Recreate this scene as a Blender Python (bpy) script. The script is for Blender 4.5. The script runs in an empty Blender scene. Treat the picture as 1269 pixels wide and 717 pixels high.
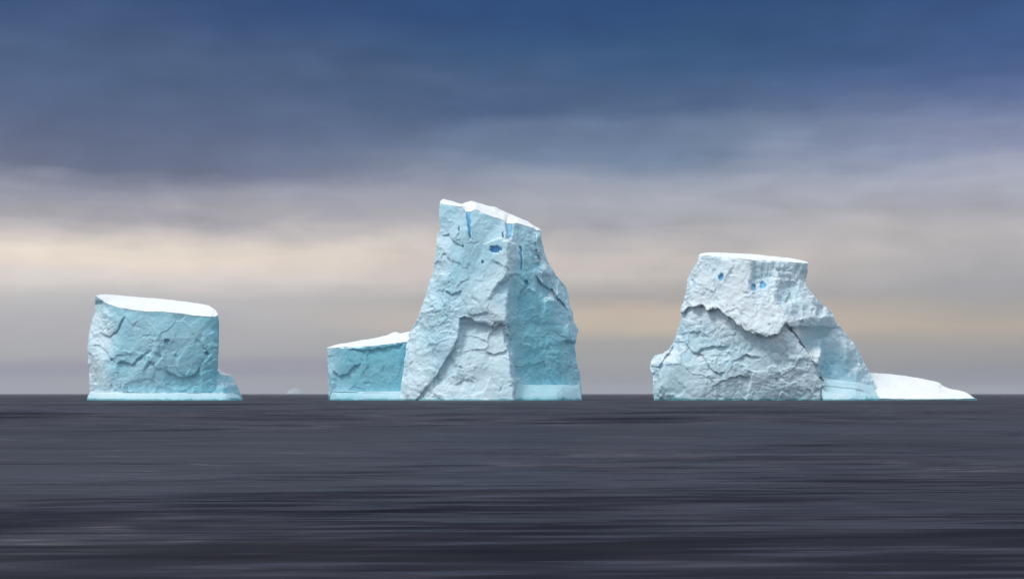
import bpy, math
import numpy as np
from mathutils import Vector
from mathutils.geometry import delaunay_2d_cdt

# ---------------------------------------------------------------- measurements
FL, CX, HY, CAMZ, D0 = 1900.0, 634.5, 487.5, 2.1, 475.0     # focal length (px), optical centre, horizon row, eye height, range
def P(px, py, d):
    """a point at range D0+d (metres) seen at photo position px, py"""
    D = D0 + np.asarray(d, float)
    return np.stack([(np.asarray(px, float) - CX) * D / FL, D + 0 * np.asarray(px, float),
                     CAMZ - (np.asarray(py, float) - HY) * D / FL], -1)

C = bpy.context.scene.collection
HAZE = .00010
scn = bpy.context.scene

# ---------------------------------------------------------------- noise
def _hash(ix, iy, iz, seed):
    h = (ix.astype(np.int64) * 374761393 + iy.astype(np.int64) * 668265263 + iz.astype(np.int64) * 2147483647 + seed * 1274126177) & 0xffffffff
    h = ((h ^ (h >> 13)) * 1274126177) & 0xffffffff
    h = ((h ^ (h >> 16)) * 2246822519) & 0xffffffff
    h = h ^ (h >> 15)
    return (h & 0xffffff) / float(0xffffff)

def vnoise(p, seed=0):
    i = np.floor(p).astype(np.int64); f = p - i
    w = f * f * f * (f * (f * 6 - 15) + 10)
    out = 0
    for a in (0, 1):
        for b in (0, 1):
            for c in (0, 1):
                k = _hash(i[..., 0] + a, i[..., 1] + b, i[..., 2] + c, seed)
                out = out + k * (w[..., 0] if a else 1 - w[..., 0]) * (w[..., 1] if b else 1 - w[..., 1]) * (w[..., 2] if c else 1 - w[..., 2])
    return out * 2 - 1

def fbm(p, octv=4, seed=0, gain=.5):
    o, a, t = 0, 1.0, 0
    for k in range(octv):
        o = o + a * vnoise(p * 2.03 ** k + 17.3 * k, seed + k); t += a; a *= gain
    return o / t

def ridged(p, octv=4, seed=0):
    o, a, t = 0, 1.0, 0
    for k in range(octv):
        o = o + a * (1 - 2 * np.abs(vnoise(p * 2.1 ** k + 9.1 * k, seed + k))); t += a; a *= .5
    return o / t

def cells(p, seed=0):
    """distance to nearest cell point, its border distance, a random value and a tilted plane for that cell"""
    i = np.floor(p).astype(np.int64)
    f1 = np.full(p.shape[:-1], 9.0); f2 = f1.copy(); rnd = f1 * 0; pl = f1 * 0
    for a in (-1, 0, 1):
        for b in (-1, 0, 1):
            for c in (-1, 0, 1):
                jx, jy, jz = i[..., 0] + a, i[..., 1] + b, i[..., 2] + c
                q = np.stack([jx + _hash(jx, jy, jz, seed), jy + _hash(jx, jy, jz, seed + 1), jz + _hash(jx, jy, jz, seed + 2)], -1)
                d = p - q; r = np.sqrt((d * d).sum(-1)); k = _hash(jx, jy, jz, seed + 3)
                g = np.stack([_hash(jx, jy, jz, seed + 4) - .5, _hash(jx, jy, jz, seed + 5) - .5, _hash(jx, jy, jz, seed + 6) - .5], -1)
                m = r < f1
                f2 = np.where(m, f1, np.minimum(f2, r)); f1 = np.where(m, r, f1)
                rnd = np.where(m, k, rnd); pl = np.where(m, (d * g).sum(-1), pl)
    return f1, f2 - f1, rnd, pl

def smooth(x): x = np.clip(x, 0, 1); return x * x * (3 - 2 * x)

# ---------------------------------------------------------------- faceted control surface -> depth and colour
class Control:
    def __init__(self, pts):
        self.v = np.array([list(p) + [0] * (4 - len(p)) for p in pts], float)
        r = delaunay_2d_cdt([Vector((p[0], p[1])) for p in self.v], [], [], 0, 1e-5)
        self.xy = np.array([list(q) for q in r[0]]); src = [o[0] for o in r[3]]
        self.val = self.v[src][:, 2:4]; self.tri = r[2]
    def __call__(self, px, py):
        x, y = px.ravel(), py.ravel()
        out = np.zeros((x.size, 2)); best = np.full(x.size, -1e9)
        for t in self.tri:
            A, B, Cc = (self.xy[k] for k in t)
            den = (B[1] - Cc[1]) * (A[0] - Cc[0]) + (Cc[0] - B[0]) * (A[1] - Cc[1])
            if abs(den) < 1e-6: continue
            a = ((B[1] - Cc[1]) * (x - Cc[0]) + (Cc[0] - B[0]) * (y - Cc[1])) / den
            b = ((Cc[1] - A[1]) * (x - Cc[0]) + (A[0] - Cc[0]) * (y - Cc[1])) / den
            c = 1 - a - b; mn = np.minimum(np.minimum(a, b), c)
            m = (mn > best) & (best < -1e-6)
            best = np.where(m, mn, best)
            # outside every facet: clamp to the facet's edge
            a2, b2, c2 = (np.clip(k, 0, 1) for k in (a, b, c)); s = a2 + b2 + c2
            val = (a2[:, None] * self.val[t[0]] + b2[:, None] * self.val[t[1]] + c2[:, None] * self.val[t[2]]) / s[:, None]
            out[m] = val[m]
        return out[:, 0].reshape(px.shape), out[:, 1].reshape(px.shape)

def poly(pl, n, t=None):
    pl = np.array(pl, float); seg = np.r_[0, np.cumsum(np.hypot(*np.diff(pl, axis=0).T))]; seg /= seg[-1]
    t = np.linspace(0, 1, n) if t is None else t
    return np.stack([np.interp(t, seg, pl[:, 0]), np.interp(t, seg, pl[:, 1])], -1)

def byrow(pl, n):
    """left/right outline listed top to bottom -> n points bottom to top, spaced by height"""
    pl = np.array(pl, float)[::-1]; y = np.linspace(pl[0, 1], pl[-1, 1], n)
    o = np.argsort(pl[:, 1], kind='stable')
    return np.stack([np.interp(y, pl[o, 1], pl[o, 0]), y], -1)

def step_h(px, py, line, amp, width=1.6, decay=40., jit=2.0, seed=3, fade=8.):
    """a broken ledge: everything under the line is cut back by amp metres, healing over decay px"""
    l = np.array(line, float)
    c = np.interp(px, l[:, 0], l[:, 1]) + jit * fbm(np.stack([px / 6, px * 0 + seed, px * 0], -1), 3, seed)
    s = py - c; w = smooth((px - l[0, 0]) / fade) * smooth((l[-1, 0] - px) / fade)
    return amp * smooth(s / width + .5) * np.exp(-np.maximum(s, 0) / decay) * w
def step_v(px, py, line, amp, width=1.6, decay=40., jit=2.0, seed=3, fade=8.):
    """the same with the line running down; the right side is cut back (negative amp: pushed out)"""
    l = np.array(line, float)
    c = np.interp(py, l[:, 1], l[:, 0]) + jit * fbm(np.stack([py / 6, py * 0 + seed, py * 0], -1), 3, seed)
    s = px - c; w = smooth((py - l[0, 1]) / fade) * smooth((l[-1, 1] - py) / fade)
    return amp * smooth(s / width + .5) * np.exp(-np.maximum(s, 0) / decay) * w

def normals(G):
    a = np.gradient(G, axis=0); b = np.gradient(G, axis=1)
    n = np.cross(b, a); return n / (np.linalg.norm(n, axis=-1, keepdims=True) + 1e-9)

def rough(Pw, k, seed, lean=.6, grit=1.):
    """metres of relief of calved ice; k scales it"""
    warp = np.stack([fbm(Pw / 9 + s, 4, seed + s, .6) for s in (1, 2, 3)], -1)
    q = Pw + 3.0 * warp
    d = .9 * fbm(Pw / 14, 3, seed + 5)
    f1, e, r, pl = cells(q / np.array([8., 8., 9.]), seed + 11)
    d = d + .55 * (r - .5) * smooth(e / .10) + 1.5 * pl
    f1, e, r, pl = cells(q / np.array([2.8, 2.8, 3.4]) + 5, seed + 21)
    m = smooth(fbm(Pw / 8, 2, seed + 30) * 1.8 + .5)
    big = d; calm = .30 + .95 * smooth(fbm(Pw / 13, 3, seed + 31, .6) * 2.2 + .5)
    d = d + (.15 + .85 * m) * (.16 * (r - .5) * smooth(e / .15) + .65 * pl)
    # ledges: a ramp that breaks off, running diagonally
    ph = (q[..., 0] * lean + q[..., 2]) / 5.2 + 1.1 * fbm(Pw / 7, 3, seed + 40)
    fr = ph - np.floor(ph)
    m2 = smooth(fbm(Pw / 6, 2, seed + 33) * 2.4 + .35)
    d = d + .55 * m2 * (np.minimum(fr, (1 - fr) * 7) - .45)
    # crumbly surface
    g1 = smooth(fbm(Pw / 10 + 7, 3, seed + 45) * 1.6 + .55)
    d = d + (.20 + .26 * g1) * grit * fbm(q / 2.8, 5, seed + 50, .66) - (.10 + .34 * g1) * grit * np.maximum(ridged(Pw / 1.9, 4, seed + 55), -.1) + .14 * grit * fbm(Pw / .8, 3, seed + 60, .7)
    # small pits where chunks have dropped out
    f1, e, r, pl = cells(q / 2.1 + 9, seed + 65)
    d = d - .55 * grit * smooth((r - .84) / .05) * smooth((.42 - f1) / .2)
    d = big + (d - big) * calm
    return .85 * k * d

# ---------------------------------------------------------------- mesh out
def link(name, V, Fc, mat, parent=None, col=None, smoothed=True):
    me = bpy.data.meshes.new(name)
    me.from_pydata([tuple(v) for v in V], [], [tuple(int(i) for i in f) for f in Fc]); me.update()
    if col is not None:
        at = me.color_attributes.new('ice', 'FLOAT_COLOR', 'POINT')
        buf = np.ones((len(V), 4), np.float32); buf[:, :3] = col; at.data.foreach_set('color', buf.ravel())
    if smoothed: me.polygons.foreach_set('use_smooth', [True] * len(me.polygons))
    me.materials.append(mat); me.update()
    o = bpy.data.objects.new(name, me); C.objects.link(o)
    if parent: o.parent = parent; o.matrix_parent_inverse = parent.matrix_world.inverted()
    return o

def empty(name, loc, label, cat, group=None):
    o = bpy.data.objects.new(name, None); o.empty_display_size = 4; C.objects.link(o); o.location = loc
    bpy.context.view_layer.update()
    o['label'] = label; o['category'] = cat
    if group: o['group'] = group
    return o

def split_out(V, Fc, col, mask, name, mat, parent):
    """faces where mask is true become a part of their own"""
    Fc = np.array(Fc); keep = ~mask[Fc].all(1); sub = Fc[~keep]
    if len(sub) == 0: return Fc
    used, inv = np.unique(sub.ravel(), return_inverse=True)
    # real thickness behind the patch
    link(name, V[used], inv.reshape(sub.shape), mat, parent, col[used])
    return Fc[keep]

def grid_faces(nr, nc, off=0):
    i, j = np.meshgrid(np.arange(nr - 1), np.arange(nc - 1), indexing='ij')
    a = off + i * nc + j
    return np.stack([a, a + 1, a + nc + 1, a + nc], -1).reshape(-1, 4)

def body(name, mat, parent, L, R, Tf, Tb, ctrl, thick, k=1., seed=1, steps=(), tint_add=None, nu=None, nv=None, nb=None,
         veins=(), res=.8, capmat=None, cap_name='snow_cap', cap_depth=None, cap_th=.45, lean=.6, soft=1.5, grit=1., back_tint=.6, topfade=0.):
    """A closed berg: a sculpted front from outline and control surface, a back that closes it, and a top."""
    L = np.array(L, float); R = np.array(R, float)
    wpx = R[:, 0].max() - L[:, 0].min(); hpx = L[:, 1].max() - L[:, 1].min()
    nu = nu or int(wpx / res) + 2; nv = nv or int(hpx / res) + 2; nb = nb or max(24, nu // 3)
    l, r = byrow(L, nv), byrow(R, nv); t = poly(Tf, nu); b = np.linspace(0, 1, nu)[:, None] * (r[0] - l[0]) + l[0]
    if soft > 3: t[:, 1] += 2.4 * fbm(np.stack([t[:, 0] / 16, t[:, 0] * 0 + seed, t[:, 0] * 0], -1), 4, seed)
    t[0], t[-1] = l[-1], r[-1]
    u = np.linspace(0, 1, nu)[None, :, None]; s = np.linspace(0, 1, nv)[:, None, None]
    G = (1 - s) * b[None] + s * t[None] + (1 - u) * l[:, None] + u * r[:, None] \
        - ((1 - s) * (1 - u) * l[0] + (1 - s) * u * r[0] + s * (1 - u) * t[0] + s * u * t[-1])
    px, py = G[..., 0], G[..., 1]
    # soften creases of the control surface slightly
    cs = Control(ctrl); D = 0; T = 0
    jx = 5 * fbm(np.stack([px / 22, py / 22, px * 0 + seed], -1), 4, seed + 70, .6) * min(1, soft); jy = 5 * fbm(np.stack([px / 22, py / 22, px * 0 + seed], -1), 4, seed + 75, .6) * min(1, soft)
    if soft > 3: jx = jy = 0
    for dx, dy in ((0, 0), (soft, 0), (-soft, 0), (0, soft), (0, -soft)):
        a_, b_ = cs(px + dx + jx, py + dy + jy); D = D + a_ / 5; T = T + b_ / 5
    T = T + .10 * fbm(np.stack([px / 26, py / 26, px * 0 + seed], -1), 3, seed)
    for f in steps: D = D + f(px, py)
    if tint_add: T = T + tint_add(px, py)
    vein = np.zeros_like(px); vmasks = []
    for f in veins:
        dd, vv = f(px, py); D = D + dd; vein = np.maximum(vein, vv); vmasks.append(vv)
    front = P(px, py, D)
    # back sheet
    Dl, Dr = D[:, 0], D[:, -1]
    tb = poly(Tb, nb); ub = np.linspace(0, 1, nb)
    cd = cap_depth if cap_depth is not None else thick * .6
    prof = np.sin(np.pi * ub) ** .55
    Ltop, Rtop = front[-1, 0], front[-1, -1]
    dtb = (1 - ub) * Dl[-1] + ub * Dr[-1] + cd * prof
    top = P(tb[:, 0], tb[:, 1], dtb); top[0], top[-1] = Ltop, Rtop
    lb, rb = front[0, 0], front[0, -1]
    bot = (1 - ub)[:, None] * lb + ub[:, None] * rb; bot[:, 1] += thick * prof
    sv = np.linspace(0, 1, nv)[:, None, None]; uu = ub[None, :, None]
    # cross-section bulge must stay behind the straight chord at every height
    B = (1 - uu) * front[:, 0][:, None] + uu * front[:, -1][:, None]
    bb = bot - ((1 - ub)[:, None] * lb + ub[:, None] * rb); tt = top - ((1 - ub)[:, None] * Ltop + ub[:, None] * Rtop)
    B = B + (1 - sv) * bb[None] + sv * tt[None] * np.clip((sv - .0) / 1, 0, 1)
    # relief
    nF = normals(front); nF *= np.where((nF[..., 1:2]).mean() > 0, -1, 1)
    nB = normals(B); nB *= np.where((nB[..., 1:2]).mean() > 0, 1, -1)
    cx = front.reshape(-1, 3).mean(0)
    wv = np.ones((nv, 1)) if topfade == 0 else (1 - smooth((np.linspace(0, 1, nv)[:, None] - (1 - topfade)) / topfade) * .85)
    kk = k(px, py) if callable(k) else k
    rf = rough(front, 1, seed, lean, grit) * kk * wv * (1 - .8 * vein)
    kb = kk.mean() if callable(k) else k
    rb_ = rough(B, 1, seed, lean, grit) * kb * wv
    ef = smooth(np.minimum(np.arange(nu), np.arange(nu)[::-1]) / 3.)[None, :]
    # sides meet: at the outline push outward sideways instead of along the front normal
    side = np.zeros((nv, nu, 3)); side[:, :nu // 2, 0] = -1; side[:, nu // 2:, 0] = 1
    front2 = front + nF * (rf * ef)[..., None] + side * (rf * (1 - ef))[..., None] * .8
    B2 = B + nB * rb_[..., None]
    B2[:, 0] = front2[:, 0]; B2[:, -1] = front2[:, -1]
    # assemble
    nf_ = nv * nu
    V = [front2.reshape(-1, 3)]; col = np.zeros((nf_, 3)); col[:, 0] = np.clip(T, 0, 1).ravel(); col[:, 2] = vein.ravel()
    F = [grid_faces(nv, nu)]
    V.append(B2.reshape(-1, 3)); cb = np.zeros((nv * nb, 3)); cb[:, 0] = back_tint; F.append(grid_faces(nv, nb, nf_)[:, ::-1])
    # top
    nc = 26
    fr = front2[-1]; bk = np.stack([np.interp(np.linspace(0, 1, nu), ub, B2[-1][:, k_]) for k_ in range(3)], -1)
    vv = np.linspace(0, 1, nc)[:, None, None]
    cap = (1 - vv) * fr[None] + vv * bk[None]
    env = (np.sin(np.pi * np.linspace(0, 1, nc)) ** .5)[:, None] * (np.sin(np.pi * np.linspace(0, 1, nu)) ** .4)[None]
    cap0 = cap.copy(); cap[..., 2] += env * .35 * fbm(cap / 6, 4, seed + 80)
    V.append(cap0.reshape(-1, 3)); F.append(grid_faces(nc, nu, nf_ + nv * nb)); cc = np.zeros((nc * nu, 3)); cc[:, 0] = .2
    Vall = np.concatenate(V); call = np.concatenate([col, cb, cc]); Fall = np.concatenate(F)
    for vm in vmasks:
        m = np.zeros(len(Vall), bool); m[:nf_] = vm.ravel() > .3
        Fall = split_out(Vall, Fall, call, m, 'blue_ice_crevice', mat, parent)
    o = link(name, Vall, Fall, mat, parent, call)
    if capmat:
        # wind-packed snow lying on the top, its lip a little proud of the wall
        lip = (1 - np.abs(vv * 2 - 1) ** 8)
        eu = (np.clip(np.sin(np.pi * np.linspace(0, 1, nu)) * 4, 0, 1) ** .7)[None]; up = cap.copy(); up[..., 2] += (cap_th * (.55 + .6 * lip[..., 0]) * (.8 + .5 * fbm(cap / 5, 3, seed + 93)) + .16 * fbm(cap / 2.2, 4, seed + 90)) * eu
        up[0, :, 1] -= .12; dn = cap0.copy(); dn[..., 2] -= .5 * cap_th
        up[0, :, 2] -= cap_th * .5
        n1 = nc * nu
        ring = [np.arange(nu), (nc - 1) * nu + np.arange(nu)[::-1]]
        loop = list(range(nu)) + [r_ * nu + nu - 1 for r_ in range(1, nc)] + [(nc - 1) * nu + c_ for c_ in range(nu - 2, -1, -1)] + [r_ * nu for r_ in range(nc - 2, 0, -1)]
        lf = [[loop[i], loop[(i + 1) % len(loop)], loop[(i + 1) % len(loop)] + n1, loop[i] + n1] for i in range(len(loop))]
        Fc = np.concatenate([grid_faces(nc, nu), grid_faces(nc, nu, n1)[:, ::-1], np.array(lf)])
        link(cap_name, np.concatenate([up.reshape(-1, 3), dn.reshape(-1, 3)]), Fc, capmat, parent)
    return o

def spot(cx, cy, rx, ry, amp, soft=.35, strength=1.):
    def f(px, py):
        w = .35 * fbm(np.stack([px / 2.5, py / 2.5, px * 0 + cx], -1), 2, 7)
        r = np.sqrt(((px - cx) / rx) ** 2 + ((py - cy) / ry) ** 2) + w
        m = smooth((1 - r) / soft + .5); return amp * m, strength * m
    return f
def slit(line, w0, w1, amp, strength=1.):
    l = np.array(line, float)
    def f(px, py):
        c = np.interp(py, l[:, 1], l[:, 0]) + 1.0 * fbm(np.stack([py / 5, py * 0, py * 0 + w0], -1), 2, 5)
        t = np.clip((py - l[0, 1]) / (l[-1, 1] - l[0, 1]), 0, 1); w = w0 + (w1 - w0) * t
        inn = ((py >= l[0, 1] - 1) & (py <= l[-1, 1])).astype(float)
        m = smooth((w - np.abs(px - c)) / 1.4 + .5) * inn * smooth((l[-1, 1] - py) / 6); return amp * m, strength * m
    return f
H = lambda line, amp, **kw: (lambda px, py: step_h(px, py, line, amp, **kw))
Vv = lambda line, amp, **kw: (lambda px, py: step_v(px, py, line, amp, **kw))

# ---------------------------------------------------------------- materials
def new_mat(name):
    m = bpy.data.materials.new(name); m.use_nodes = True; nt = m.node_tree
    for n in list(nt.nodes): nt.nodes.remove(n)
    out = nt.nodes.new('ShaderNodeOutputMaterial'); b = nt.nodes.new('ShaderNodeBsdfPrincipled')
    nt.links.new(b.outputs[0], out.inputs[0]); return m, nt, b
def N(nt, t, **kw):
    n = nt.nodes.new(t)
    for k, v in kw.items():
        if hasattr(n, k): setattr(n, k, v)
    return n
def mixc(nt, fac, a, b, mode='MIX'):
    n = nt.nodes.new('ShaderNodeMix'); n.data_type = 'RGBA'; n.blend_type = mode
    for s, v in ((n.inputs[0], fac), (n.inputs[6], a), (n.inputs[7], b)):
        if isinstance(v, bpy.types.NodeSocket): nt.links.new(v, s)
        else: s.default_value = v if not isinstance(v, (tuple, list)) else (*v, 1) if len(v) == 3 else v
    return n.outputs[2]
def math_(nt, op, a, b=0., c=0., clamp=False):
    n = nt.nodes.new('ShaderNodeMath'); n.operation = op; n.use_clamp = clamp
    for s, v in zip(n.inputs, (a, b, c)):
        if isinstance(v, bpy.types.NodeSocket): nt.links.new(v, s)
        else: s.default_value = v
    return n.outputs[0]
def noise(nt, vec, scale, detail=4, rough_=.55, dist=0.):
    n = nt.nodes.new('ShaderNodeTexNoise'); nt.links.new(vec, n.inputs['Vector'])
    n.inputs['Scale'].default_value = scale; n.inputs['Detail'].default_value = detail
    n.inputs['Roughness'].default_value = rough_; n.inputs['Distortion'].default_value = dist
    return n.outputs['Fac']
def ramp(nt, fac, stops):
    n = nt.nodes.new('ShaderNodeValToRGB'); nt.links.new(fac, n.inputs[0]); e = n.color_ramp.elements
    while len(e) > 1: e.remove(e[-1])
    for i, (p, c) in enumerate(stops):
        x = e[0] if i == 0 else e.new(p)
        x.position = p; x.color = (*c, 1) if len(c) == 3 else c
    return n.outputs[0]
def lin(*c):
    return tuple(((v / 255) / 12.92 if v / 255 <= .04045 else ((v / 255 + .055) / 1.055) ** 2.4) for v in c)

def ice_material(name, pale, teal, snow=True, bump=.6, deep=(.20, .60, .92)):
    m, nt, b = new_mat(name)
    at = N(nt, 'ShaderNodeVertexColor', layer_name='ice'); sep = N(nt, 'ShaderNodeSeparateColor'); nt.links.new(at.outputs[0], sep.inputs[0])
    pos = N(nt, 'ShaderNodeNewGeometry'); P_ = pos.outputs['Position']
    n1 = noise(nt, P_, .22, 6, .6, .6); n2 = noise(nt, P_, 1.3, 5, .65)
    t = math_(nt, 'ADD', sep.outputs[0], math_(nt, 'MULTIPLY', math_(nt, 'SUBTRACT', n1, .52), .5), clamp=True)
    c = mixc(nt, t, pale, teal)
    c = mixc(nt, math_(nt, 'MULTIPLY', math_(nt, 'SUBTRACT', n2, .48, clamp=True), 1.2, clamp=True), c, (.66, .80, .86))
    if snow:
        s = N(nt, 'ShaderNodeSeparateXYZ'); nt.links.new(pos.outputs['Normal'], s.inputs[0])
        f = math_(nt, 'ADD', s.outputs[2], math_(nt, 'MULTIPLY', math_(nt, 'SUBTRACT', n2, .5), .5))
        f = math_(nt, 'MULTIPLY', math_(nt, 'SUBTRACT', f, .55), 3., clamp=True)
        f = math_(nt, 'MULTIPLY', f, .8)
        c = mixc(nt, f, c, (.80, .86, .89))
    c = mixc(nt, sep.outputs[2], c, deep)
    nt.links.new(c, b.inputs['Base Color'])
    # wet, wave-washed ice just above the water
    sz = N(nt, 'ShaderNodeSeparateXYZ'); nt.links.new(P_, sz.inputs[0])
    wl = math_(nt, 'ADD', sz.outputs[2], math_(nt, 'MULTIPLY', math_(nt, 'SUBTRACT', n1, .5), -1.6))
    wet = N(nt, 'ShaderNodeMapRange', interpolation_type='SMOOTHSTEP'); nt.links.new(wl, wet.inputs[0]); wet.inputs[1].default_value = .75; wet.inputs[2].default_value = .2
    wet.inputs[3].default_value = 0; wet.inputs[4].default_value = .85
    c = mixc(nt, wet.outputs[0], c, (.05, .30, .36)); nt.links.new(c, b.inputs['Base Color'])
    b.inputs['Subsurface Weight'].default_value = .45; b.inputs['Subsurface Radius'].default_value = (.7, .95, 1.1); b.inputs['Subsurface Scale'].default_value = .8
    b.inputs['Roughness'].default_value = .62; b.inputs['Specular IOR Level'].default_value = .3
    h = math_(nt, 'ADD', math_(nt, 'MULTIPLY', noise(nt, P_, .9, 8, .68, .3), .55), math_(nt, 'MULTIPLY', noise(nt, P_, 3.2, 4, .6), .15))
    bp = N(nt, 'ShaderNodeBump'); bp.inputs['Strength'].default_value = bump; bp.inputs['Distance'].default_value = .8
    nt.links.new(h, bp.inputs['Height']); nt.links.new(bp.outputs[0], b.inputs['Normal'])
    return m
M_ICE = ice_material('glacier_ice', (.67, .83, .93), (.17, .56, .70))

M_FOOT = ice_material('washed_ice', (.66, .84, .92), (.17, .56, .69), snow=False, bump=.15)
M_SNOW, nt, b = new_mat('packed_snow')
pos = N(nt, 'ShaderNodeNewGeometry').outputs['Position']
nt.links.new(mixc(nt, noise(nt, pos, .5, 5), (.80, .86, .90), (.88, .91, .93)), b.inputs['Base Color'])
b.inputs['Roughness'].default_value = .8; b.inputs['Specular IOR Level'].default_value = .2
bp = N(nt, 'ShaderNodeBump'); bp.inputs['Strength'].default_value = .35; bp.inputs['Distance'].default_value = .4
nt.links.new(noise(nt, pos, 1.1, 6), bp.inputs['Height']); nt.links.new(bp.outputs[0], b.inputs['Normal'])

# ================================================================ ICEBERG, left: tilted flat-topped block
g = 'icebergs standing in the grey sea'
b1 = empty('iceberg', P(190, 495.9, 6), 'squat block shaped teal iceberg with a slanting flat white top, leftmost of the icebergs', 'iceberg', g)
body('ice_cliff', M_ICE, b1,
     L=[(118, 366), (118, 374), (117, 385), (114, 398), (110.5, 410), (109, 430), (109, 450), (110, 470), (111, 485), (109, 512)],
     R=[(270, 389.5), (271, 400), (270.5, 430), (270, 460), (271, 480), (271, 512)],
     Tf=[(118, 366), (124, 370), (133, 376), (145, 380.5), (160, 383), (180, 386), (200, 385.5), (220, 388), (240, 390.5), (258, 392), (266, 392), (270, 390)],
     Tb=[(118, 366), (130, 364.5), (150, 366), (175, 368.5), (200, 370.5), (225, 373.5), (245, 376), (260, 379), (267, 384), (270, 389)],
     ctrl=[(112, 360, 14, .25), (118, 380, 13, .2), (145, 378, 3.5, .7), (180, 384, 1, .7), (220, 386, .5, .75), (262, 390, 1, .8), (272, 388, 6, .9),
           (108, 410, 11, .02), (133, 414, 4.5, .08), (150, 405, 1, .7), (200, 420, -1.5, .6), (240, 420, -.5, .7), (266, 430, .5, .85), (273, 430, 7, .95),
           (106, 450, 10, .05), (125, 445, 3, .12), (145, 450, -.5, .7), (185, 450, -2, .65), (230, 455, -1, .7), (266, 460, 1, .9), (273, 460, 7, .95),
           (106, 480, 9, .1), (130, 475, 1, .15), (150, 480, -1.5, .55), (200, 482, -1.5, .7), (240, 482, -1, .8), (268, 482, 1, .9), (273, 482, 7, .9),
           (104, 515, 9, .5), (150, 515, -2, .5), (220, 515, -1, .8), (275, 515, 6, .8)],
     thick=34, cap_depth=26, k=.62, seed=11, capmat=M_SNOW, cap_th=.2, lean=-.5, topfade=.05,
     steps=[H([(122, 413), (136, 416), (146, 408), (150, 398), (158, 388)], 1.0, decay=14, seed=2),
            H([(142, 450), (155, 447), (164, 451), (172, 442), (188, 432)], 1.0, decay=16, seed=5),
            H([(176, 460), (186, 447), (196, 460)], .9, decay=10, seed=8),
            H([(203, 457), (213, 463), (228, 468), (242, 463), (252, 450)], 1.6, decay=14, seed=9),
            H([(112, 428), (124, 428), (136, 441), (142, 446)], .9, decay=10, seed=12)],
     veins=[spot(207, 422, 2.6, 2.0, 1.2, strength=.45), spot(257, 438, 2.4, 2.6, 1.3, strength=.45), spot(139, 446, 2, 2, 1, strength=.4)])
body('ice_foot', M_FOOT, b1,
     L=[(112, 484.5), (109, 490), (107, 497), (104, 512)], R=[(292, 489), (297, 491), (301, 497), (304, 512)],
     Tf=[(112, 484.5), (140, 484.5), (170, 485), (210, 485.5), (250, 486), (275, 487), (292, 489)],
     Tb=[(112, 484.5), (140, 484), (200, 484), (250, 485), (275, 486), (292, 489)],
     ctrl=[(104, 480, 6, .1), (150, 482, -2.5, .15), (220, 482, -2.5, .4), (280, 482, 0, .4), (303, 482, 6, .4),
           (104, 492, 4, .05), (150, 494, -5.5, .1), (220, 494, -5.5, .3), (280, 493, -2, .3), (303, 492, 4, .4),
           (104, 497, 4, .8), (150, 497, -6.2, .9), (220, 497, -6.2, 1), (280, 497, -3, .9), (303, 497, 4, .9),
           (104, 520, 3, .9), (150, 520, -7, .9), (220, 520, -7, 1), (303, 520, 3, .9)],
     thick=14, cap_depth=9, soft=5, k=.10, seed=14, res=.7)
body('ice_shoulder', M_ICE, b1,
     L=[(262, 452), (262, 480), (262, 512)], R=[(289, 467), (292, 474), (295, 481), (298, 490), (300, 497), (302, 512)],
     Tf=[(262, 452), (270, 459), (274, 462), (279, 465), (286, 465.5), (289, 467)],
     Tb=[(262, 452), (271, 457), (276, 461.5), (282, 463), (289, 467)],
     ctrl=[(258, 450, 5, .8), (276, 462, 5, .7), (290, 465, 9, .5), (258, 480, 1, .8), (276, 480, 1.5, .8), (297, 478, 8, .6),
           (258, 515, 0, .9), (276, 515, 0, .9), (303, 515, 7, .8)],
     thick=18, k=.3, seed=16, capmat=M_SNOW, cap_th=.2, res=.7)

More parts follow.
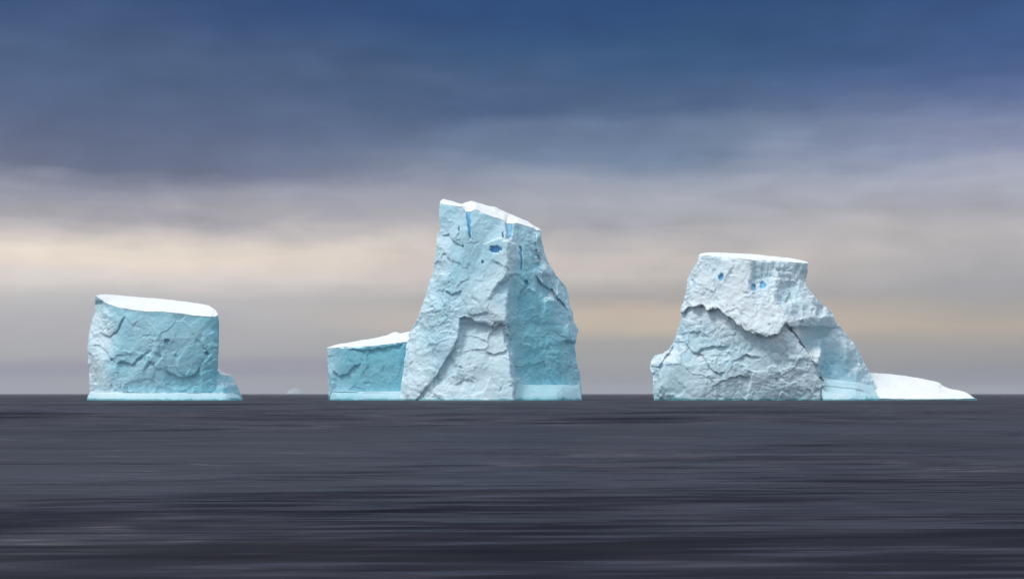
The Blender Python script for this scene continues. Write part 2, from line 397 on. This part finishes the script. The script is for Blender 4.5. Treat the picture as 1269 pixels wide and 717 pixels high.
# ================================================================ ICEBERG, middle: tall leaning tower with a low shelf
b2 = empty('iceberg', P(610, 495.9, 8), 'tallest iceberg, a pale blue tapering tower with a low teal shelf on its left', 'iceberg', g)
def k_tower(px, py):
    return .62 + .2 * smooth((py - 330) / 60) - .25 * smooth((px - 632) / 8) * smooth((690 - px) / 20) * smooth((py - 350) / 40) - .3 * smooth((300 - py) / 25)
body('ice_tower', M_ICE, b2,
     L=[(545, 251), (544, 262), (545, 275), (546, 286), (542, 291), (541, 310), (536, 340), (530, 360), (523, 378), (518, 392), (508, 408), (505, 416), (502, 430), (499, 450), (496, 480), (494, 512)],
     R=[(671, 286), (670, 296), (674, 310), (680, 325), (690, 342), (701, 354), (704, 365), (705, 378), (709, 386), (710, 398), (716, 408), (715, 420), (713, 428), (716, 450), (718, 470), (719, 490), (720, 512)],
     Tf=[(545, 251), (550, 253), (560, 254.5), (572, 256.5), (577, 262), (584, 262), (589, 259), (600, 264.5), (612, 269), (624, 273), (628, 277), (636, 277), (640, 276), (650, 279), (660, 282), (664, 285), (668, 285), (671, 286)],
     Tb=[(545, 250), (549, 246.5), (560, 250), (572, 253.5), (584, 249.5), (592, 252), (605, 255.5), (614, 257), (619, 260), (628, 264), (640, 269), (655, 275.5), (663, 281), (668, 283), (671, 286)],
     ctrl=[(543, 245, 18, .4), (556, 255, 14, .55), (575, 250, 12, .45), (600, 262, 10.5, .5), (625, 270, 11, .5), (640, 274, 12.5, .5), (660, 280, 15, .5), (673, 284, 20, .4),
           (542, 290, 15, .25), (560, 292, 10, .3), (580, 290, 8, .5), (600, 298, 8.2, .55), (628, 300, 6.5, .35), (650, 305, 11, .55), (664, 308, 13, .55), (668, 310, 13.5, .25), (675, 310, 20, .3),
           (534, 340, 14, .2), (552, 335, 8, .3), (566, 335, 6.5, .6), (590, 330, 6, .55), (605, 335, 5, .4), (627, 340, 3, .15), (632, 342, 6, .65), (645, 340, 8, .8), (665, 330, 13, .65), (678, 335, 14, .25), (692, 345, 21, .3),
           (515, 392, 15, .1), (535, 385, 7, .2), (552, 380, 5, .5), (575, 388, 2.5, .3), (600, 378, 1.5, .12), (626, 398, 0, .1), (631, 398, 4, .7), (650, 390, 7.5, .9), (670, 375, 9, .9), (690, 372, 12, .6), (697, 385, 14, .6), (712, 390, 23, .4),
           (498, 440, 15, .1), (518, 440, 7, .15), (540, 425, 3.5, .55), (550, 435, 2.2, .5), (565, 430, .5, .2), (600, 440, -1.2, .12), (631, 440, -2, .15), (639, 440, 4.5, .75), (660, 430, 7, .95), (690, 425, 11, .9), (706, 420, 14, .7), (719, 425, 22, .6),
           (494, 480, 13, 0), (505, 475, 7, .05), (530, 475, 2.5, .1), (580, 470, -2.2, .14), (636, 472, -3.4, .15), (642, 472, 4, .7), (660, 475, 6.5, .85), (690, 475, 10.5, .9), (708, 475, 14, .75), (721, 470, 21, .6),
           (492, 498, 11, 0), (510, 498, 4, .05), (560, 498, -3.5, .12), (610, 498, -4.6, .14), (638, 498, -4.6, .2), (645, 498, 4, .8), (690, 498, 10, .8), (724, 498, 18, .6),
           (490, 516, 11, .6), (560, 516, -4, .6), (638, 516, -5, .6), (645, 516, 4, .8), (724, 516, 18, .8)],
     thick=58, cap_depth=24, grit=1.05, k=k_tower, seed=31, capmat=M_SNOW, cap_th=.35, lean=.7, topfade=.03,
     steps=[H([(568, 393), (576, 395), (584, 396), (592, 402), (600, 400), (612, 408), (621, 402), (632, 404)], 2.1, decay=45, seed=4, fade=5),
            Vv([(572, 396), (566, 420), (552, 448), (538, 470), (524, 484), (512, 500)], 1.8, decay=60, seed=6),
            H([(600, 436), (612, 440), (624, 436), (634, 430)], .9, decay=12, seed=7),
            H([(662, 338), (672, 352), (685, 360), (696, 374), (706, 386)], 2.3, decay=30, seed=8),
            Vv([(664, 286), (664, 300), (668, 322), (672, 345)], -1.8, decay=50, seed=9),
            H([(545, 292), (556, 290), (565, 300), (575, 306)], 1.2, decay=14, seed=10),
            H([(596, 302), (606, 300), (618, 296), (630, 300), (642, 304)], -.8, decay=20, seed=14),
            H([(548, 356), (560, 366), (575, 360)], .9, decay=14, seed=18),
            H([(560, 478), (575, 470), (592, 474)], .6, decay=12, seed=19)],
     veins=[slit([(580, 254), (581, 275), (583, 298)], 3.2, 1.2, 1.6, .75), slit([(632, 270), (631, 288), (629, 299)], 5.0, 3.0, 1.4, .42),
            spot(614.5, 309, 7, 4.6, 2.2, .3, 1.), spot(623.5, 292, 1.6, 3.6, 1.6, strength=.8), slit([(645, 306), (646, 320), (646, 338)], 1.5, 1.1, 1.1, .7),
            spot(652, 350, 2.2, 3, 1.3, strength=.6), spot(574, 305, 1.6, 2.0, 1.2, strength=.7), spot(598, 325, 1.5, 2, 1, strength=.6), spot(569, 286, 1.3, 5, 1, strength=.6)])
body('ice_foot', M_FOOT, b2,
     L=[(636, 476), (637, 490), (637, 512)], R=[(718, 478), (720, 490), (721.5, 497), (724, 512)],
     Tf=[(636, 476), (660, 476.5), (690, 476.5), (718, 478)], Tb=[(636, 476), (660, 475), (690, 475), (718, 478)],
     ctrl=[(630, 470, 3, .5), (660, 472, 5.5, .55), (690, 472, 9, .55), (723, 472, 17, .4), (630, 490, -.5, .5), (660, 490, 1, .5), (690, 490, 4, .5), (723, 490, 14, .4),
           (630, 496, -1.5, .8), (660, 496.6, 0, .9), (690, 496.6, 3, .9), (723, 496, 13, .8), (630, 520, -2, .9), (690, 520, 2, .9), (723, 520, 13, .9)],
     thick=10, cap_depth=8, soft=5, k=.16, seed=34, res=.7)
body('ice_shelf', M_ICE, b2,
     L=[(405, 431), (407, 438), (405, 448), (407, 456), (406, 470), (407, 485), (406, 512)], R=[(520, 424), (521, 460), (521, 512)],
     Tf=[(405, 431), (415, 430.5), (430, 429.5), (445, 429), (460, 428.5), (480, 426), (505, 423), (520, 422)],
     Tb=[(405, 430.5), (420, 427), (440, 423.5), (455, 421), (470, 418.5), (480, 416), (487, 412), (491, 411.5), (496, 413.5), (508, 411), (520, 410)],
     ctrl=[(402, 428, 22, .3), (413, 430, 16, .7), (450, 428, 15, 1.0), (500, 424, 15.5, 1.0), (523, 422, 16, 1),
           (402, 450, 21, .3), (413, 450, 15.5, .6), (425, 452, 14.8, .9), (460, 455, 14.5, .85), (500, 455, 15, .85), (523, 455, 16, 1),
           (402, 480, 20, .3), (412, 482, 15, .6), (450, 482, 14.5, .9), (500, 482, 14.5, .9), (523, 482, 15, 1), (402, 515, 20, .6), (450, 515, 14, .8), (523, 515, 14, .8)],
     thick=36, cap_depth=30, k=.42, seed=37, capmat=M_SNOW, cap_th=.35, lean=.8, topfade=.06,
     steps=[H([(410, 455), (420, 466), (430, 462), (440, 452), (450, 449)], 1.0, decay=12, seed=3),
            H([(430, 432), (455, 434), (480, 430), (502, 427)], .8, decay=10, seed=5)])
body('ice_foot', M_FOOT, b2,
     L=[(413, 484), (409, 490), (408, 497), (407, 512)], R=[(500, 484.5), (501, 497), (502, 512)],
     Tf=[(413, 484), (440, 484.5), (470, 484.5), (500, 484.5)], Tb=[(413, 484), (440, 483), (470, 483), (500, 484)],
     ctrl=[(404, 480, 18, .3), (415, 482, 13.6, .4), (460, 482, 13.2, .35), (504, 482, 13, .3), (404, 492, 17, .6), (418, 494, 11, .35), (460, 494, 10.5, .3), (504, 494, 10.5, .3),
           (404, 497, 16, .9), (420, 496.4, 10.4, .9), (460, 496.4, 10, .9), (504, 496.4, 10, .9), (404, 520, 16, .9), (504, 520, 9, .9)],
     thick=8, cap_depth=8, soft=5, k=.10, seed=39, res=.7)

# ================================================================ ICEBERG, right: broad berg with a scarp
b3 = empty('iceberg', P(945, 495.9, 8), 'broad whitish iceberg with a flat top and a jagged overhanging ledge across its face', 'iceberg', g)
M_PALE = ice_material('bleached_ice', (.74, .84, .91), (.19, .54, .69), bump=.6)
body('ice_cliff', M_PALE, b3,
     L=[(866, 316), (864, 325), (858, 335), (851, 348), (850, 362), (846, 375), (843, 385), (844, 396), (840, 408), (836, 420), (833, 426), (828, 433), (822, 437), (812, 440), (808, 446), (806, 454), (808, 470), (809, 485), (811, 512)],
     R=[(1001, 325), (1001, 335), (998, 348), (1003, 358), (1010, 368), (1020, 377), (1033, 388), (1036, 398), (1046, 410), (1058, 425), (1067, 440), (1075, 455), (1081, 466), (1084, 478), (1088, 490), (1093, 512)],
     Tf=[(866, 316), (880, 317), (900, 318.8), (915, 320), (928, 322), (945, 323), (965, 323.5), (985, 325), (1001, 326)],
     Tb=[(866, 315), (872, 313.8), (885, 313.2), (900, 313.6), (930, 315), (960, 318.2), (985, 321.6), (1001, 324.5)],
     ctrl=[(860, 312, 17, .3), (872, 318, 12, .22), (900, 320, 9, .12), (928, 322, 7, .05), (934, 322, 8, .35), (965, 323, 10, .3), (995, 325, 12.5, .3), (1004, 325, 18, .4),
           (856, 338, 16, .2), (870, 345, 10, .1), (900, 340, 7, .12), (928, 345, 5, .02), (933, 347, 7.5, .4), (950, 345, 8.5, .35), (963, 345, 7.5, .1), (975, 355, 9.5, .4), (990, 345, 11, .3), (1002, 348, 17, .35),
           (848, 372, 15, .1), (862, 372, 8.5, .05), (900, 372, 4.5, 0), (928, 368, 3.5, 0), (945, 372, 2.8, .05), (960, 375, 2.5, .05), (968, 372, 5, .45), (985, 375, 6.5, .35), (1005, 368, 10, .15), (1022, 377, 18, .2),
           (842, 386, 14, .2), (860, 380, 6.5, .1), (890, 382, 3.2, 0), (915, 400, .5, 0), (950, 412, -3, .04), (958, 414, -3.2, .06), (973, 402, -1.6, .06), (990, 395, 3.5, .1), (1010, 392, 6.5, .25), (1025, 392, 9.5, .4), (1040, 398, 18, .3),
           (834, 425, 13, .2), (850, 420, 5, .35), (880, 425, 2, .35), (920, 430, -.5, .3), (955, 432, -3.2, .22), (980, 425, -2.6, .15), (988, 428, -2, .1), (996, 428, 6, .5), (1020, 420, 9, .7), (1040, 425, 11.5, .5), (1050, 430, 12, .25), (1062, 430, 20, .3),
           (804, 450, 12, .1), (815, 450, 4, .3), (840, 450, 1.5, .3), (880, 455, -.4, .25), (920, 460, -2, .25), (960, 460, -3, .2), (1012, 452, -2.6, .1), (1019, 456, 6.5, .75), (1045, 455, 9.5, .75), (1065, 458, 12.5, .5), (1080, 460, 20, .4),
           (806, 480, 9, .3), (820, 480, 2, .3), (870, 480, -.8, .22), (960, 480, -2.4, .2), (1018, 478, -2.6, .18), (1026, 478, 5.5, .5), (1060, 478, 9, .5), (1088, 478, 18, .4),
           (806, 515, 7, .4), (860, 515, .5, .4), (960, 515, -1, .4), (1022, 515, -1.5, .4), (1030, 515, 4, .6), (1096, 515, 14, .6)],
     thick=52, cap_depth=22,  # tint_add puts the shade of the face below the scarp into its colour
     tint_add=lambda px, py: .11 * smooth((py - np.interp(px, [843, 866, 892, 925, 960, 973, 990, 1013], [388, 380, 385, 411, 419, 404, 426, 452])) / 6) * smooth((1016 - px) / 8), grit=1.05, k=lambda px, py: .78 - .3 * smooth((345 - py) / 20) - .42 * smooth((px - np.interp(py, [404, 440, 455, 495], [978, 1002, 1016, 1026])) / 6) * smooth((py - 405) / 20) * smooth((1072 - px) / 30), seed=52, capmat=M_SNOW, cap_th=.3, lean=.65, topfade=.03,
     steps=[Vv([(973, 403), (984, 412), (994, 428), (1004, 442), (1016, 454), (1020, 470), (1025, 498)], 4.6, decay=60, seed=21, fade=4),
            H([(790, 400), (838, 388), (852, 383), (866, 378), (878, 384), (892, 383), (903, 393), (915, 404), (925, 409), (940, 415), (953, 418), (961, 417), (967, 409), (974, 402), (984, 411), (994, 427), (1004, 441), (1016, 454), (1024, 500), (1060, 600)], 3.2, decay=170, seed=4, fade=5, jit=4),
            H([(832, 424), (848, 423), (858, 435), (870, 440), (880, 455), (892, 463), (900, 460)], 1.1, decay=20, seed=6),
            H([(858, 440), (872, 432), (890, 428), (905, 430)], 1.1, decay=10, seed=9),
            H([(880, 480), (895, 472), (915, 466), (930, 468)], .9, decay=12, seed=11),
            H([(905, 448), (925, 440), (945, 444)], .8, decay=10, seed=12),
            H([(806, 453), (816, 455), (826, 440), (836, 426)], 1.5, decay=14, seed=15, fade=3),
            Vv([(958, 330), (968, 345), (978, 362), (974, 378)], 1.2, decay=18, seed=13)],
     veins=[spot(894, 343.5, 3.2, 4.8, 1.0, .3, .9), spot(945, 353, 2.6, 4.6, 1.0, .3, .95), spot(933.5, 357, 3.2, 5.2, 1.5, .4, .6), slit([(858, 347), (860, 352), (861, 360)], 1.2, .8, .8, .5)])
body('ice_foot', M_FOOT, b3,
     L=[(1015, 470), (1018, 480), (1020, 512)], R=[(1082, 478), (1086, 486), (1090, 493), (1096, 512)],
     Tf=[(1015, 470), (1035, 471), (1060, 474), (1082, 478)], Tb=[(1015, 468), (1035, 469), (1060, 473), (1082, 478)],
     ctrl=[(1012, 465, 4, .5), (1035, 468, 6.5, .45), (1060, 470, 9, .4), (1088, 474, 15, .3), (1012, 480, 0, .3), (1035, 482, 2.5, .35), (1060, 484, 4.5, .3), (1088, 484, 12, .3),
           (1012, 498, -4.4, .3), (1035, 494, -2, .25), (1060, 495, 1, .5), (1090, 494, 8, .8), (1012, 520, -5, .7), (1060, 520, 0, .8), (1096, 520, 8, .9)],
     thick=14, cap_depth=8, soft=4, k=lambda px, py: .14 + .3 * smooth((px - 1062) / 12) * smooth((py - 484) / 5), seed=55, res=.7,
     steps=[H([(1016, 478), (1035, 479), (1055, 481), (1076, 486)], .7, decay=5, width=2.5, jit=.6, seed=3)])

# ================================================================ low white slab at far right
b4 = empty('ice_slab', P(1140, 495.2, 24), 'low smooth white slab of ice tapering to a point, lying beside the right foot of the broad iceberg', 'ice slab')
body('ice_edge', M_FOOT, b4,
     L=[(1066, 490), (1066, 512)], R=[(1207, 492.8), (1211, 494), (1212, 512)],
     Tf=[(1066, 490), (1090, 493.2), (1120, 494), (1160, 494), (1190, 493.6), (1207, 492.8)],
     Tb=[(1066, 463), (1080, 462), (1100, 463), (1120, 465.5), (1140, 469), (1158, 472.5), (1164, 474), (1168, 478), (1174, 481), (1186, 483.5), (1195, 485.5), (1202, 489), (1207, 492.8)],
     ctrl=[(1060, 485, 12, .1), (1090, 490, 12, .1), (1150, 490, 12, .1), (1215, 490, 18, .1), (1060, 515, 12, .6), (1150, 515, 11, .6), (1215, 515, 17, .6)],
     thick=44, cap_depth=34, k=.10, seed=61, capmat=M_SNOW, cap_name='snow_cover', cap_th=.3, res=.8)

# ================================================================ tiny berg on the horizon
def far_body():
    d = 15500.
    o = empty('iceberg', ((364 - CX) * d / FL, d, 0), 'tiny faint grey iceberg far off on the horizon between the block and the tower', 'iceberg', g)
    ang = np.linspace(0, 2 * np.pi, 64, endpoint=False); V = []; ns = 14
    for i, t in enumerate(np.linspace(0, 1, ns)):
        for a in ang:
            rr = (1 - t ** 1.6 * .9) * (1 + .10 * math.sin(3 * a + 1) + .07 * math.sin(7 * a + 5 * t))
            V.append((30 * rr * math.cos(a) + 4 * t, 22 * rr * math.sin(a), -3 + 24 * t))
    V = np.array(V); V += np.stack([fbm(V / 9 + s, 4, 90 + s) for s in (0, 3, 6)], -1) * 4
    V = np.concatenate([V, [V[-64:].mean(0)]])
    F = []
    for i in range(ns - 1):
        for j in range(64): F.append((i * 64 + j, i * 64 + (j + 1) % 64, (i + 1) * 64 + (j + 1) % 64, (i + 1) * 64 + j))
    F = [tuple(f) for f in F] + [((ns - 1) * 64 + j, (ns - 1) * 64 + (j + 1) % 64, ns * 64) for j in range(64)]
    V *= 2.8; V += np.array([(364 - CX) * d / FL, d, 0])
    col = np.zeros((len(V), 3)); col[:, 0] = .3
    link('ice_hill', V, F, M_ICE, o, col)
far_body()

# ================================================================ SEA
m, nt, b = new_mat('sea_water')
pos = N(nt, 'ShaderNodeNewGeometry').outputs['Position']
def stretched(sx, sy, off=0., rot=0.):
    mp = N(nt, 'ShaderNodeMapping'); nt.links.new(pos, mp.inputs[0]); mp.inputs['Scale'].default_value = (sx, sy, 1); mp.inputs['Location'].default_value = (off, off * .7, off)
    mp.inputs['Rotation'].default_value = (0, 0, rot)
    return mp.outputs[0]
# swell trains with long crests, from ripples to broad swell
hs = None
for sx, sy, amp, off in ((.5, 3.0, .05, 3), (.36, 1.3, .24, 15), (.20, .52, .58, 29), (.10, .18, 1.2, 39), (.05, .06, 5., 51), (.016, .014, 34., 57)):
    n = noise(nt, stretched(sx, sy, off), 1, 1.5, .45); v = math_(nt, 'MULTIPLY', n, amp)
    hs = v if hs is None else math_(nt, 'ADD', hs, v)
bp = N(nt, 'ShaderNodeBump'); bp.inputs['Strength'].default_value = 1.0; bp.inputs['Distance'].default_value = 5.5
nt.links.new(hs, bp.inputs['Height']); nt.links.new(bp.outputs[0], b.inputs['Normal'])
# wind-ruffled lanes and smoother slicks
sl = None
for sx, sy, off in ((.28, 1.3, 63), (.10, .30, 71), (.04, .06, 83)):
    n = noise(nt, stretched(sx, sy, off), 1, 2, .5); sl = n if sl is None else math_(nt, 'ADD', sl, n)
mr = N(nt, 'ShaderNodeMapRange', interpolation_type='SMOOTHSTEP'); nt.links.new(sl, mr.inputs[0]); mr.inputs[1].default_value = 1.25; mr.inputs[2].default_value = 1.75
mr.inputs[3].default_value = .56; mr.inputs[4].default_value = .49; nt.links.new(mr.outputs[0], b.inputs['Roughness'])
lv = N(nt, 'ShaderNodeMapRange', interpolation_type='SMOOTHSTEP'); nt.links.new(sl, lv.inputs[0]); lv.inputs[1].default_value = 1.2; lv.inputs[2].default_value = 1.8
lv.inputs[3].default_value = .46; lv.inputs[4].default_value = 1.0; nt.links.new(lv.outputs[0], b.inputs['Specular IOR Level'])
b.inputs['Specular Tint'].default_value = (.84, .87, 1, 1)
b.inputs['Base Color'].default_value = (.024, .025, .041, 1)
b.inputs['IOR'].default_value = 1.33
b.inputs['Specular IOR Level'].default_value = .56
S = 60000
ys = np.r_[-2000, -200, 0, 50, 200, 1000, 5000, 20000, S]; xs = np.r_[-S, -5000, -500, 0, 500, 5000, S]
V = np.array([(x, y, 0) for y in ys for x in xs], float)
sea = link('sea', V, grid_faces(len(ys), len(xs)), m, smoothed=False); sea['kind'] = 'structure'

# ================================================================ HAZE
hm = bpy.data.materials.new('haze'); hm.use_nodes = True; ht = hm.node_tree
for n in list(ht.nodes): ht.nodes.remove(n)
ho = ht.nodes.new('ShaderNodeOutputMaterial'); hv = ht.nodes.new('ShaderNodeVolumePrincipled'); ht.links.new(hv.outputs[0], ho.inputs['Volume'])
hv.inputs['Color'].default_value = (.82, .84, .90, 1); hv.inputs['Density'].default_value = HAZE
bx = np.array([(x, y, z) for z in (-1.5, 85.) for y in (-1500., 61000.) for x in (-61000., 61000.)])
hz = link('haze', bx, [(0, 2, 3, 1), (4, 5, 7, 6), (0, 1, 5, 4), (2, 6, 7, 3), (0, 4, 6, 2), (1, 3, 7, 5)], hm, smoothed=False); hz['kind'] = 'stuff'

# ================================================================ SKY
w = bpy.data.worlds.new('World'); scn.world = w; w.use_nodes = True; nt = w.node_tree
for n in list(nt.nodes): nt.nodes.remove(n)
SUN_EL, SUN_AZ = math.radians(57), math.radians(-122)          # azimuth from the view direction (+Y), clockwise: behind and to the left
out = N(nt, 'ShaderNodeOutputWorld')
sky = N(nt, 'ShaderNodeTexSky'); sky.sky_type = 'NISHITA'; sky.sun_disc = False; sky.sun_elevation = SUN_EL; sky.sun_rotation = SUN_AZ
tc = N(nt, 'ShaderNodeTexCoord').outputs['Generated']
sx = N(nt, 'ShaderNodeSeparateXYZ'); nt.links.new(tc, sx.inputs[0]); X, Y, Z = sx.outputs
hor = math_(nt, 'SQRT', math_(nt, 'ADD', math_(nt, 'MULTIPLY', X, X), math_(nt, 'MULTIPLY', Y, Y)))
el = math_(nt, 'ARCTAN2', Z, hor)                               # elevation, radians
az = math_(nt, 'ARCTAN2', X, Y)
cv = N(nt, 'ShaderNodeCombineXYZ'); nt.links.new(math_(nt, 'MULTIPLY', az, 1.), cv.inputs[0]); nt.links.new(math_(nt, 'MULTIPLY', el, 5.), cv.inputs[1])
def cn(scale, detail, ysc=1., dist=0.):
    mp = N(nt, 'ShaderNodeMapping'); nt.links.new(cv.outputs[0], mp.inputs[0]); mp.inputs['Scale'].default_value = (1, ysc, 1); mp.inputs['Location'].default_value = (scale, scale * 1.7, scale * .3)
    return noise(nt, mp.outputs[0], scale, detail, .5, dist)
warp = math_(nt, 'SUBTRACT', cn(5, 5), .5)
warp2 = math_(nt, 'SUBTRACT', cn(14, 4, .8), .5)
# banks undulate more higher up, lie flat near the horizon
amp = math_(nt, 'ADD', .005, math_(nt, 'MULTIPLY', math_(nt, 'MINIMUM', el, .2), .30))
e2 = math_(nt, 'ADD', el, math_(nt, 'MULTIPLY', warp, amp))
e2 = math_(nt, 'ADD', e2, math_(nt, 'MULTIPLY', warp2, math_(nt, 'MULTIPLY', amp, .3)))
EMAX = .30
t = math_(nt, 'DIVIDE', e2, EMAX, clamp=True)
def col_at(stops):
    st = sorted(((math.atan((HY - y) / FL) / EMAX), lin(*c)) for y, c in stops)
    return ramp(nt, t, [(max(0, min(1, p)), c) for p, c in st])
left = col_at([(487, (172, 166, 168)), (474, (164, 163, 168)), (464, (150, 150, 168)), (452, (152, 151, 166)), (440, (172, 172, 174)), (400, (180, 180, 184)), (375, (190, 188, 188)),
               (345, (220, 212, 206)), (320, (236, 222, 208)), (304, (238, 226, 211)), (290, (208, 200, 196)), (276, (170, 167, 173)), (248, (146, 149, 164)), (220, (102, 110, 135)), (150, (84, 99, 131)), (80, (70, 92, 128)), (0, (42, 70, 116))])
mid = col_at([(487, (145, 147, 154)), (465, (150, 149, 156)), (445, (160, 160, 160)), (425, (166, 164, 162)), (408, (196, 184, 166)), (388, (198, 182, 166)), (372, (172, 168, 165)),
              (345, (198, 190, 184)), (320, (200, 192, 186)), (290, (167, 167, 173)), (250, (166, 169, 178)), (215, (150, 158, 175)), (180, (112, 131, 158)), (120, (70, 94, 130)), (60, (44, 80, 122)), (0, (34, 70, 120))])
right = col_at([(487, (128, 132, 142)), (470, (134, 136, 146)), (450, (146, 144, 148)), (430, (160, 156, 152)), (405, (182, 170, 156)), (385, (168, 163, 158)), (360, (163, 163, 167)),
                (330, (172, 170, 171)), (300, (184, 180, 181)), (270, (166, 166, 175)), (225, (172, 176, 190)), (190, (140, 148, 175)), (140, (95, 112, 152)), (80, (58, 86, 134)), (0, (38, 72, 122))])
f1 = N(nt, 'ShaderNodeMapRange', interpolation_type='SMOOTHSTEP'); nt.links.new(az, f1.inputs[0]); f1.inputs[1].default_value = -.22; f1.inputs[2].default_value = .06
f2 = N(nt, 'ShaderNodeMapRange', interpolation_type='SMOOTHSTEP'); nt.links.new(az, f2.inputs[0]); f2.inputs[1].default_value = .10; f2.inputs[2].default_value = .32
cl = mixc(nt, f2.outputs[0], mixc(nt, f1.outputs[0], left, mid), right)
# fine streaks within the banks
st = cn(9, 6, 3.2); st2 = math_(nt, 'ADD', .955, math_(nt, 'MULTIPLY', st, .09))
cl = mixc(nt, 1., cl, st2, 'MULTIPLY')
hz_ = N(nt, 'ShaderNodeMapRange', interpolation_type='SMOOTHSTEP'); nt.links.new(el, hz_.inputs[0]); hz_.inputs[1].default_value = .02; hz_.inputs[2].default_value = .10
mo = math_(nt, 'ADD', math_(nt, 'MULTIPLY', math_(nt, 'SUBTRACT', cn(22, 7, .45, .4), .5), .40), math_(nt, 'MULTIPLY', math_(nt, 'SUBTRACT', cn(7, 5, .6, .3), .5), .30))
mo = math_(nt, 'ADD', 1.03, math_(nt, 'MULTIPLY', mo, hz_.outputs[0]))
cl = mixc(nt, 1., cl, mo, 'MULTIPLY')
cl = mixc(nt, 1., cl, (1.0, .99, 1.0), 'MULTIPLY')
# higher up: bright broken overcast overhead
ov = N(nt, 'ShaderNodeMapRange', interpolation_type='SMOOTHSTEP'); nt.links.new(el, ov.inputs[0]); ov.inputs[1].default_value = .34; ov.inputs[2].default_value = .85
over = mixc(nt, noise(nt, tc, 2.2, 5), (.62, .70, .80), (.95, .98, 1.0))
# and unseen sky behind the camera, brightened as added fill on the berg fronts
bk = N(nt, 'ShaderNodeMapRange', interpolation_type='SMOOTHSTEP'); nt.links.new(math_(nt, 'ABSOLUTE', az), bk.inputs[0]); bk.inputs[1].default_value = 1.2; bk.inputs[2].default_value = 2.1
be = N(nt, 'ShaderNodeMapRange', interpolation_type='SMOOTHSTEP'); nt.links.new(el, be.inputs[0]); be.inputs[1].default_value = -.02; be.inputs[2].default_value = .18
cl = mixc(nt, math_(nt, 'MAXIMUM', ov.outputs[0], math_(nt, 'MULTIPLY', bk.outputs[0], be.outputs[0])), cl, over)
bgc = N(nt, 'ShaderNodeBackground'); nt.links.new(cl, bgc.inputs[0]); bgc.inputs[1].default_value = 1.02
bgs = N(nt, 'ShaderNodeBackground'); nt.links.new(sky.outputs[0], bgs.inputs[0]); bgs.inputs[1].default_value = .05
mx = N(nt, 'ShaderNodeMixShader'); mx.inputs[0].default_value = .93
nt.links.new(bgs.outputs[0], mx.inputs[1]); nt.links.new(bgc.outputs[0], mx.inputs[2]); nt.links.new(mx.outputs[0], out.inputs[0])

# ================================================================ SUN
sd = bpy.data.lights.new('sun', 'SUN'); sd.energy = 2.0; sd.angle = math.radians(16); sd.color = (1, .96, .90)
so = bpy.data.objects.new('sun', sd); C.objects.link(so)
dv = Vector((math.sin(SUN_AZ) * math.cos(SUN_EL), math.cos(SUN_AZ) * math.cos(SUN_EL), math.sin(SUN_EL)))
so.rotation_euler = dv.to_track_quat('Z', 'Y').to_euler(); so.location = dv * 300

# ================================================================ CAMERA
cd = bpy.data.cameras.new('camera'); cam = bpy.data.objects.new('camera', cd); C.objects.link(cam); scn.camera = cam
cam.location = (0, 0, CAMZ); cam.rotation_euler = (math.radians(90), 0, 0)
cd.sensor_width = 36; cd.lens = FL / 1269 * 36; cd.shift_y = (HY - 358.5) / 1269; cd.clip_end = 200000; cd.clip_start = .1
scn.view_settings.view_transform = 'Standard'; scn.view_settings.look = 'None'; scn.view_settings.exposure = 0; scn.view_settings.gamma = 1
scn.view_settings.use_curve_mapping = False
